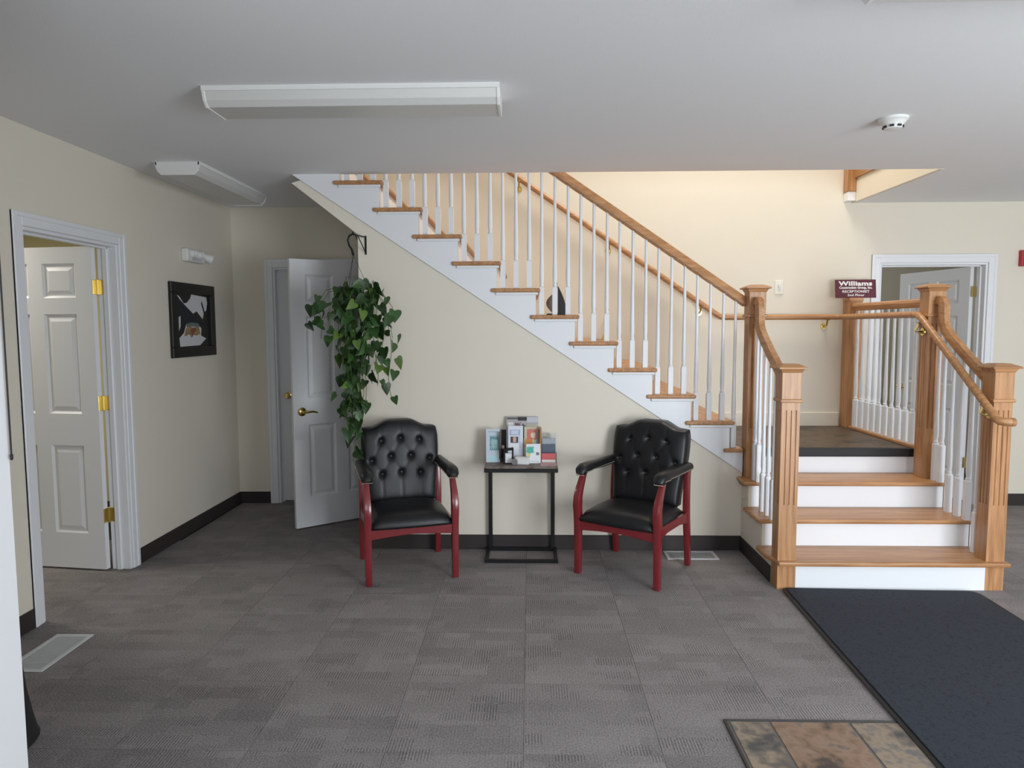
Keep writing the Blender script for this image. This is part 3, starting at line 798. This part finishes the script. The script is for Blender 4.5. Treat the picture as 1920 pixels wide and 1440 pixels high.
        for (p, q) in ((0, 3), (0, 4), (1, 4), (1, 5), (2, 5), (2, 6), (7, 3), (7, 4), (8, 4), (8, 5), (9, 5), (9, 6)):
            A, B = btn[p], btn[q]; hgt = .5
            ax_, az_, bx2, bz2 = A[0], A[1]*hgt, B[0], B[1]*hgt; px, pz = x, v*hgt
            t = ((px-ax_)*(bx2-ax_)+(pz-az_)*(bz2-az_))/((bx2-ax_)**2+(bz2-az_)**2)
            if 0 < t < 1:
                dist = math.hypot(px-ax_-t*(bx2-ax_), pz-az_-t*(bz2-az_)); dd += .0028*math.exp(-(dist/.008)**2)
        return (x, lean(z)+dd, z)
    for back in (0, 1):
        for j in range(m+1):
            for i in range(n+1): vs.append(surf(i, j, back))
    S = (n+1)*(m+1)
    for j in range(m):
        for i in range(n):
            a = j*(n+1)+i; fs.append((a, a+1, a+n+2, a+n+1)); fs.append((S+a, S+a+n+1, S+a+n+2, S+a+1))
    bd = [i for i in range(n+1)] + [j*(n+1)+n for j in range(1, m+1)] + [m*(n+1)+i for i in range(n-1, -1, -1)] + [j*(n+1) for j in range(m-1, 0, -1)]
    for k in range(len(bd)): k2 = (k+1) % len(bd); fs.append((bd[k], S+bd[k], S+bd[k2], bd[k2]))
    mb = MB(); mb.add(vs, fs); bk = mb.obj('backrest', 'black_vinyl', r, smooth=True, angle=60)
    bm_ = MB().lathe([(.010, .004), (.0095, -.001), (.006, -.004), (.001, -.005)], 0, 0, 10, 'y').mesh('button', 'button_vinyl', smooth=True, angle=60)
    for (bx, bv) in btn:
        z = zb+(top(bx/.24)-zb)*bv
        put('button', bm_, bk, (bx, lean(z)-.013, z))
    return r
armchair('tufted black armchair with red wood frame below the hanging plant', -2.0975, -.395, math.radians(18.5))
armchair('tufted black armchair with red wood frame right of the side table', -.657, -.398, math.radians(-33.0))

# ------------------------------------------------------------------ side table and what stands on it
TX0, TX1, TY0, TY1, TZ = -1.607, -1.130, -.292, -.018, .636
tb = thing('side_table', 'slim black metal side table with a grey wood top between the armchairs', 'table', ((TX0+TX1)/2, (TY0+TY1)/2, 0))
hx, hy = (TX1-TX0)/2, (TY1-TY0)/2; q = .022
MB().box(-hx+.006, hx-.006, -hy+.006, hy-.006, TZ-.016, TZ).obj('table_top', 'table_wood', tb, bevel=.0015)
MB().box(-hx, hx, -hy, -hy+q, TZ-.040, TZ-.016).box(-hx, hx, hy-q, hy, TZ-.040, TZ-.016).box(-hx, -hx+q, -hy+q, hy-q, TZ-.040, TZ-.016).box(hx-q, hx, -hy+q, hy-q, TZ-.040, TZ-.016).obj('top_frame', 'dark_metal', tb, bevel=.001)
for s in (-1, 1): MB().box(s*(hx-.026)-.013, s*(hx-.026)+.013, hy-q, hy, .022, TZ-.040).obj('leg', 'dark_metal', tb, bevel=.001)
MB().box(-hx, hx, -hy, -hy+q, 0, .022).box(-hx, hx, hy-q, hy, 0, .022).box(-hx, -hx+q, -hy+q, hy-q, 0, .022).box(hx-q, hx, -hy+q, hy-q, 0, .022).obj('base_frame', 'dark_metal', tb, bevel=.001)

def leaflet(name, label, mat, cx, y, z, w_, h_, tilt=12, rz=0, th=.003, cat='brochure', group='leaflets on the side table'):
    o = MB().box(-w_/2, w_/2, 0, th, 0, h_).obj(name, mat, bevel=.0006)
    o.location = (cx, y, z); o.rotation_euler = (math.radians(-tilt), 0, math.radians(rz)); return tag(o, label, cat, group)
printed('print_teal', (.52, .60, .68), [(.28, 1.0, .36, .78, (.10, .27, .31), 1), (.38, .85, .42, .68, (.32, .50, .50), 1), (.2, .8, .02, .18, (.42, .66, .75), 1), (.15, .9, .90, .93, (.35, .42, .5), 0)])
printed('print_collage', (.42, .39, .40), [(.02, .98, .93, .98, (.10, .09, .09), 0), (.36, .64, .90, .99, (.01, .01, .01), 0), (.05, .22, .62, .86, (.75, .72, .66), 0), (.25, .45, .55, .85, (.16, .08, .10), 1), (.4, .62, .45, .8, (.06, .05, .07), 1), (.64, 1, .5, .8, (.55, .53, .36), 0), (.65, 1, .86, .98, (.55, .55, .60), 0), (.5, .64, .2, .5, (.3, .5, .55), 0)])
printed('print_candidate', (.72, .75, .84), [(.10, .80, .72, .88, (.35, .42, .62), 0), (.2, .7, .75, .86, (.62, .67, .82), 0), (.16, .68, .50, .68, (.03, .03, .04), 0), (.33, .55, .52, .67, (.62, .38, .32), 0), (.1, .8, .32, .46, (.82, .82, .84), 0), (.76, .80, .2, .9, (.4, .45, .6), 0)])
printed('print_floral', (.55, .50, .36), [(.2, .9, .60, .92, (.62, .16, .12), 1), (.45, .75, .66, .8, (.78, .62, .48), 1), (.05, .55, .38, .62, (.62, .22, .03), 1), (.85, 1, .0, 1, (.30, .20, .12), 0)])
printed('print_green', (.74, .76, .80), [(.04, .52, .52, .85, (.05, .42, .32), 1), (.04, .3, .35, .52, (.62, .55, .22), 1), (.70, .90, .42, .56, (.12, .12, .14), 0), (.1, .9, .1, .12, (.4, .4, .45), 0)])
printed('print_blue', (.07, .10, .15), [(0, 1, .74, 1, (.34, .38, .42), 1), (0, 1, 0, .28, (.04, .12, .15), 0)])
printed('print_red', (.62, .10, .10), [(0, 1, 0, .3, (.80, .76, .74), 0)])
printed('print_pink', (.52, .33, .36), [(.5, .9, .08, .2, (.15, .1, .1), 0), (0, 1, .75, 1, (.6, .44, .48), 0)], 'xy')
TS = TZ
# two-tier wooden display stand
dsn = thing('brochure_stand', 'wood brown tiered display stand full of brochures', 'brochure stand', (-1.365, -.068, TS))
MB().box(-.150, -.138, -.075, .05, 0, .20).obj('side_panel', 'table_wood', dsn, bevel=.001)
MB().box(.118, .130, -.075, .05, 0, .22).obj('side_panel', 'oak_z', dsn, bevel=.001)
MB().box(-.138, .118, .045, .050, 0, .20).obj('back_panel', 'dark_metal', dsn)
MB().box(-.138, .118, -.075, .045, 0, .010).obj('shelf', 'dark_metal', dsn)
MB().box(-.138, .118, -.080, -.074, 0, .030).obj('front_lip', 'dark_metal', dsn)
leaflet('brochure', 'pale blue brochure with a teal cube picture at the left table edge', 'print_teal', -1.556, -.150, TS, .092, .222, 12, 4)
leaflet('magazine', 'large photo collage magazine at the back of the stand', 'print_collage', -1.363, -.078, TS+.0105, .215, .285, 10, 0, .006)
leaflet('brochure', 'white and blue folded brochure with a small portrait picture', 'print_candidate', -1.408, -.118, TS+.0105, .100, .228, 8, -2)
leaflet('brochure', 'red and orange flower patterned brochure in the stand', 'print_floral', -1.300, -.112, TS+.0105, .100, .222, 8, 0)
leaflet('brochure', 'white brochure with a green patch below the flower brochure', 'print_green', -1.288, -.182, TS, .095, .128, 10, 3)
ah = thing('acrylic_holder', 'clear acrylic leaflet holder at the right end of the table', 'brochure holder', (-1.185, -.095, TS))
MB().box(-.050, .050, .030, .033, 0, .185).obj('back_sheet', 'acrylic', ah)
MB().box(-.050, .050, -.035, -.032, 0, .060).box(-.050, .050, -.035, .030, 0, .003).box(-.050, -.047, -.032, .030, .003, .060).box(.047, .050, -.032, .030, .003, .060).obj('pocket', 'acrylic', ah)
leaflet('leaflet', 'dark blue leaflet in the clear acrylic holder', 'print_blue', -1.185, -.090, TS+.006, .090, .145, 8)
leaflet('leaflet', 'red and white card leaning at the front of the acrylic holder', 'print_red', -1.187, -.150, TS, .092, .060, 12)
pk = MB().box(-.052, .052, -.045, .045, 0, .004).obj('pink_leaflet', 'print_pink', bevel=.0006); pk.location = (-1.190, -.222, TS); tag(pk, 'pink leaflet lying flat at the front right table corner', 'leaflet', 'leaflets on the side table')
# black card holder with a small figure
ch = thing('card_holder', 'black card holder shaped like a small figure with white cards', 'card holder', (-1.455, -.195, TS))
MB().box(-.030, .036, -.022, .022, 0, .008).obj('base', 'dark_metal', ch, bevel=.002)
MB().box(-.030, -.018, -.016, .016, .008, .085).box(.026, .036, -.016, .016, .008, .105).prism([(-.030, .085), (.036, .092), (.036, .108), (-.030, .098)], 'y', -.016, .016).obj('frame', 'dark_metal', ch, bevel=.002)
MB().lathe([(.002, .098), (.009, .102), (.012, .111), (.009, .121), (.002, .124)], -.034, 0, 12).obj('head', 'table_wood', ch, smooth=True)
MB().box(-.017, .024, -.010, .008, .008, .070).obj('cards', 'paper_white', ch)
bxx = thing('card_box', 'small white card box lying at the front of the table', 'box', (-1.360, -.200, TS), math.radians(-12))
MB().box(-.045, .045, -.022, .022, 0, .042).obj('body', 'paper_white', bxx, bevel=.002)
MB().box(-.046, .046, -.023, .023, .030, .046).obj('lid', 'plastic_white', bxx, bevel=.002)
rb = thing('chrome_knob', 'small round chrome button standing on its edge by the white box', 'ornament', (-1.412, -.245, TS))
MB().lathe([(.020, -.006), (.022, 0), (.022, .010), (.018, .014)], 0, .022, 20, 'y').obj('rim', 'steel', rb, smooth=True)
MB().lathe([(.016, -.010), (.012, -.0065), (.017, -.0055)], 0, .022, 20, 'y').obj('face', 'steel', rb, smooth=True)

# ------------------------------------------------------------------ picture, emergency light, switch, alarm
pf = thing('framed_picture', 'black framed abstract picture on the left wall', 'picture', (XL, .494, 1.59), 0)
fy, fz = .340, .272; fwid = .075
for (a, b, c, d) in ((-fy, fy, fz-fwid, fz), (-fy, fy, -fz, -fz+fwid), (-fy, -fy+fwid, -fz+fwid, fz-fwid), (fy-fwid, fy, -fz+fwid, fz-fwid)):
    MB().box(.002, .026, a, b, c, d).obj('frame_rail', 'frame_black', pf, bevel=.004)
MB().box(.002, .010, -fy+fwid, fy-fwid, -fz+fwid, fz-fwid).obj('backing', 'frame_black', pf)
iw, ih = fy-fwid-.03, fz-fwid-.004
def artpoly(name, mat, pts, d):
    P = [((-iw+2*iw*u), (ih-2*ih*v)) for u, v in pts]; MB().prism(P, 'x', .010, .010+d).obj(name, mat, pf)
artpoly('print_shape', 'art_navy', [(0, .1), (.25, .25), (.5, .4), (.75, .5), (.9, .6), (.3, .62), (.1, .45)], .0006)
artpoly('print_shape', 'art_white', [(0, .03), (.08, .06), (.2, .18), (.30, .17), (.42, .08), (.46, .0), (.97, .03), (1, .15), (.95, .3), (.90, .32), (.86, .2), (.80, .1), (.78, .16), (.86, .36), (.82, .47), (.75, .42), (.62, .32), (.5, .37), (.3, .25), (.1, .12)], .0012)
artpoly('print_shape', 'art_white', [(.03, .45), (.09, .42), (.08, .62), (.03, .70)], .0012)
artpoly('print_shape', 'art_white', [(.03, .84), (.18, .74), (.26, .58), (.4, .56), (.66, .57), (.76, .66), (.74, .80), (.92, .86), (.76, .95), (.70, .99), (.05, 1)], .0012)
artpoly('print_shape', 'art_green', [(.25, .57), (.45, .54), (.66, .56), (.72, .63), (.45, .62), (.28, .65)], .0016)
artpoly('print_shape', 'art_orange', [(.18, .80), (.24, .66), (.34, .62), (.5, .64), (.66, .62), (.72, .76), (.6, .80), (.48, .78), (.42, .84), (.34, .77), (.24, .80)], .0018)
artpoly('print_shape', 'art_red', [(.40, .66), (.56, .64), (.58, .70), (.48, .75), (.45, .82), (.40, .74)], .0021)
em = thing('emergency_light', 'small white emergency light high on the left wall above the picture', 'emergency light', (XL, .52, 2.02))
MB().box(.0, .055, -.16, .115, 0, .095).obj('housing', 'plastic_white', em, bevel=.012, seg=2)
MB().box(.053, .0565, -.10, .04, .012, .034).obj('badge', 'vent_metal', em)
for yy in (-.09, .03):
    o = MB().lathe([(.030, .05), (.032, .066), (.026, .078), (.020, .072), (.004, .066)], 0, 0, 16, 'x').obj('lamp_head', 'plastic_white', em, smooth=True); o.location = (0, yy, .060)
o = MB().lathe([(.022, -.03), (.036, .02), (.040, .035), (.034, .033), (.010, .01)], 0, 0, 16, 'x').obj('side_lamp', 'plastic_white', em, smooth=True); o.location = (.045, .155, .055); o.rotation_euler = (0, .35, .9)
sw = thing('switch_plate', 'cream light switch plate on the wall above the landing', 'switch', (.782, YB, 1.857))
MB().box(-.036, .036, -.006, 0, -.058, .058).obj('plate', 'plastic_offwhite', sw, bevel=.003)
MB().box(-.012, .012, -.009, -.006, -.026, .026).obj('rocker_frame', 'vent_metal', sw)
MB().box(-.007, .007, -.020, -.006, -.004, .016).obj('toggle', 'plastic_white', sw, bevel=.002)
al = thing('fire_alarm', 'red fire alarm box at the right edge of the picture', 'fire alarm', (2.81, YB, 2.02))
MB().box(-.062, .062, -.045, 0, 0, .13).obj('body', 'alarm_red', al, bevel=.006, seg=2)
MB().box(-.045, .045, -.050, -.045, .070, .115).obj('strobe_lens', 'plastic_white', al, bevel=.003)
MB().box(-.045, .045, -.049, -.045, .012, .055).obj('grille', 'alarm_red', al, bevel=.002)

# ------------------------------------------------------------------ receptionist sign
sg = thing('reception_sign', 'small maroon receptionist sign standing on the oak post behind the landing', 'sign', (1.372, 1.135, 1.762), math.radians(-3))
sp = MB().box(-.162, .162, -.004, .004, 0, .152).obj('sign_plate', 'maroon', sg, bevel=.001); sp.rotation_euler = (math.radians(-9), 0, 0)
MB().prism([(.008, 0), (.07, 0), (.020, .09), (.018, .09)], 'x', -.004, .004).obj('stand', 'maroon', sg)
def text(body, size, x, z, bold, wid, parent):
    c = bpy.data.curves.new('lettering', 'FONT'); c.body = body; c.size = size; c.align_x = 'CENTER'; c.align_y = 'BOTTOM_BASELINE'; c.extrude = .0006; c.offset = bold; c.resolution_u = 2; c.space_character = 1.06
    t = bpy.data.objects.new('lettering', c); COL.objects.link(t); bpy.context.view_layer.update()
    me = bpy.data.meshes.new_from_object(t.evaluated_get(bpy.context.evaluated_depsgraph_get()))
    COL.objects.unlink(t); bpy.data.objects.remove(t)
    xs_ = [v.co.x for v in me.vertices]; k = wid/(max(xs_)-min(xs_))
    for v in me.vertices: v.co.x *= k
    me.materials.clear(); me.materials.append(MATS['sign_white'])
    o = put('lettering', me, parent, (x, -.0047, z), (PI/2, 0, 0)); return o
text('Williams', .050, 0, .102, .0019, .268, sp)
text('Construction Group, Inc.', .026, 0, 0.076, .0011, .262, sp)
text('RECEPTIONIST', .028, 0, .043, .0006, .215, sp)
text('2nd Floor', .026, 0, .014, .0006, .135, sp)

# ------------------------------------------------------------------ sail ornaments on the treads
def sail_curve(x0, z0, x1, z1, bulge, n=8):
    return [(x0+(x1-x0)*k/n+bulge*math.sin(PI*k/n), z0+(z1-z0)*k/n) for k in range(n+1)]
b1 = thing('dark_sailboat', 'dark metal sailboat ornament on a stair tread behind the balusters', 'ornament', (-1.130, .125, RISE*9))
MB().prism([(-.07, 0), (.07, 0), (.06, .012), (-.06, .012)], 'y', -.03, .03).obj('base', 'dark_metal', b1, bevel=.002)
MB().tube([(.006, 0, .01), (.006, 0, .225)], .003, 8).obj('mast', 'steel', b1)
left = sail_curve(-.020, .012, .0, .165, -.058)
MB().prism([(.0, .012)] + left, 'y', -.004, .004).obj('jib', 'table_wood', b1, bevel=.001)
rightc = sail_curve(.075, .012, .012, .205, .012)
MB().prism([(.012, .012)] + rightc, 'y', -.004, .004).obj('mainsail', 'frame_black', b1, bevel=.001)
b2 = thing('glass_sail', 'clear and gold curved sail ornament on a lower stair tread', 'ornament', (-.822, .125, RISE*8))
MB().prism([(-.05, 0), (.05, 0), (.045, .010), (-.045, .010)], 'y', -.025, .025).obj('base', 'acrylic', b2, bevel=.002)
cv = sail_curve(.018, .01, .042, .205, .022)
cv2 = sail_curve(.004, .01, .036, .200, .014)
MB().prism(cv + cv2[::-1], 'y', -.004, .004).obj('gold_edge', 'gold_sail', b2)
MB().prism(sail_curve(-.055, .01, .036, .198, .010) + cv2[::-1], 'y', -.003, .003).obj('sail', 'sail_glass', b2)

# ------------------------------------------------------------------ hanging plant
PX, PY, PZ = -2.440, -.205, 1.61
hp = thing('hanging_pothos', 'trailing green pothos hanging from a wrought iron bracket on the wall corner', 'plant', (PX, PY, 0))
wbk = thing('plant_bracket', 'black wrought iron wall bracket holding the hanging plant', 'bracket', (-2.412, 0, 2.02))
MB().box(-.006, .006, -.006, 0, 0, .125).obj('wall_bar', 'dark_metal', wbk, bevel=.001)
MB().tube([(0, -.004, .115), (-.012, -.10, .112), (-.028, -.205, .108), (-.030, -.222, .118)], .005, 8).obj('arm', 'dark_metal', wbk, smooth=True)
MB().tube([(0, -.005, .010), (-.010, -.075, .062), (-.018, -.14, .106)], .0035, 8).obj('brace', 'dark_metal', wbk, smooth=True)
hk = MB(); hz = 2.116
pts = [(.020, 0, hz-.02), (.012, 0, hz+.008), (-.008, 0, hz+.014), (-.030, 0, hz+.002), (-.040, 0, hz-.025), (-.032, 0, hz-.058), (-.014, 0, hz-.085), (-.006, 0, hz-.120)]
hk.tube(pts, [.004, .005, .006, .0065, .0065, .006, .007, .009], 8); hk.obj('hook', 'dark_metal', hp, smooth=True)
RIM = PZ+.13
for a in (20, 140, 260):
    a = math.radians(a); MB().tube([(-.006, 0, hz-.118), (.105*math.cos(a), .105*math.sin(a), RIM)], .0014, 6).obj('hanger_wire', 'dark_metal', hp)
MB().lathe([(.075, PZ), (.080, PZ+.005), (.108, PZ+.115), (.115, PZ+.115), (.115, PZ+.132), (.106, PZ+.132), (.100, PZ+.11)], 0, 0, 24).obj('pot', 'pot_plastic', hp, smooth=True)
MB().lathe([(.005, PZ+.118), (.06, PZ+.116), (.102, PZ+.108)], 0, 0, 18).obj('soil', 'soil', hp)
# heart-shaped leaf: tip along -z, face towards -y, folded on the midrib
def leafmesh(mat, wd, curl):
    out = [(0, .0), (.20, .075), (.42, .045), (.50, -.10), (.47, -.28), (.36, -.50), (.20, -.74), (.07, -.92), (0, -1.0)]
    mid = [(0, -.02), (0, -.10), (0, -.28), (0, -.50), (0, -.74), (0, -1.0)]
    vs = []; fs = []
    def P(x, z, k): return (x*wd, abs(x)*-.28+curl*z*z*.35, z)
    mv = [P(0, z, 0) for _, z in mid]; vs += mv
    for s in (1, -1):
        o = len(vs); rim = [(.0, .0)] + out[1:8]
        vs += [P(s*x, z, 1) for x, z in out[1:8]]
        idx = [o+i for i in range(7)]
        tri = [(0, idx[0], idx[1]), (0, idx[1], idx[2]), (0, idx[2], 1), (1, idx[2], idx[3]), (1, idx[3], 2), (2, idx[3], idx[4]), (2, idx[4], 3), (3, idx[4], idx[5]), (3, idx[5], 4), (4, idx[5], idx[6]), (4, idx[6], 5)]
        fs += [t if s > 0 else t[::-1] for t in tri]
    me = bpy.data.meshes.new('leaf'); me.from_pydata(vs, [], fs); me.materials.append(MATS[mat])
    me.polygons.foreach_set('use_smooth', [True]*len(me.polygons)); me.update(); return me
LM = [leafmesh('leaf_green', .88, .35), leafmesh('leaf_green', .78, .7), leafmesh('leaf_green', .98, .15), leafmesh('leaf_light', .86, .5)]
rl = random.Random(21)
nleaf = 0
def vine(az, reach, zend, dens=.040, zs=None, drift=0, lift=.05):
    global nleaf
    a = math.radians(az); d = Vector((math.cos(a), math.sin(a), 0)); z0 = RIM-.01
    pts = [Vector((0, 0, z0-.02))+d*.04, d*.09+Vector((0, 0, z0+lift)), d*(reach*.72)+Vector((0, 0, z0+lift*.6)), d*reach+Vector((0, 0, z0-.07))]
    z = z0-.07; cur = pts[-1].copy(); ph = rl.uniform(0, 6)
    while z > zend:
        z -= .05; cur = cur + Vector((.010*math.sin(ph+z*14)+drift*.05, .006*math.cos(ph+z*11), -.05)); pts.append(cur.copy())
    pts = [p for p in pts if PY+p.y < -.012]
    if len(pts) < 2: return
    MB().tube(pts, .0022, 5).obj('vine', 'stem_green', hp)
    # leaves
    acc = 0; k = 0
    for p, q in zip(pts, pts[1:]):
        sgm = (q-p).length; acc += sgm
        while acc > dens and nleaf < 298:
            acc -= dens; k += 1; nleaf += 1
            side = -1 if k % 2 else 1
            base = p.lerp(q, rl.random())
            yaw = rl.gauss(0, .75)+side*.5
            off = Vector((side*rl.uniform(.012, .045), rl.uniform(-.05, .004), rl.uniform(-.012, .022)))
            pos = base+off
            if PY+pos.y > -.03: pos.y = -.03-PY
            s = rl.uniform(.055, .095)
            o = put('leaf', LM[3 if rl.random() < .14 else rl.randrange(3)], hp, pos, (rl.gauss(-.25, .35), rl.gauss(side*.45, .45), yaw), s)
for az, reach, ze, dn in ((200, .23, 1.47, .07), (183, .26, 1.60, .08), (228, .19, 1.36, .07), (250, .15, 1.30, .07), (272, .16, 1.24, .07), (295, .17, 1.28, .07), (318, .20, 1.30, .07), (340, .21, 1.28, .07), (2, .24, 1.46, .075), (262, .10, 1.34, .08), (305, .11, 1.22, .075)):
    vine(az, reach, ze, dn, lift=rl.uniform(.03, .13))
for az, reach, ze, dr in ((345, .22, 1.10, .02), (328, .19, 1.17, 0), (305, .14, 1.00, -.04), (285, .11, .92, -.05), (262, .11, .88, .04), (246, .10, .96, .06), (236, .13, .84, .06), (275, .05, .66, -.01), (268, .09, .74, .02), (315, .15, 1.04, -.06), (255, .08, 1.02, .0)):
    vine(az, reach, ze, .060, drift=dr)

# ------------------------------------------------------------------ partly seen things at the left edge
bd = thing('blind_wand', 'thin dark rod hanging along the partition at the left picture edge', 'rod', (-2.631, -3.004, 1.195))
MB().tube([(0, 0, .012), (0, 0, H-1.2)], .0022, 8).obj('rod', 'frame_black', bd)
MB().lathe([(.002, 0), (.004, .004), (.004, .014), (.002, .016)], 0, 0, 8).obj('tip', 'frame_black', bd)
sb = thing('umbrella_stand', 'dark flared stand foot peeking out behind the partition', 'stand', (-3.30, -2.33, 0))
MB().lathe([(.155, 0), (.160, .01), (.152, .03), (.140, .09), (.126, .18), (.10, .45), (.10, .47), (.085, .465), (.08, .06)], 0, 0, 28).obj('body', 'pot_plastic', sb, smooth=True)
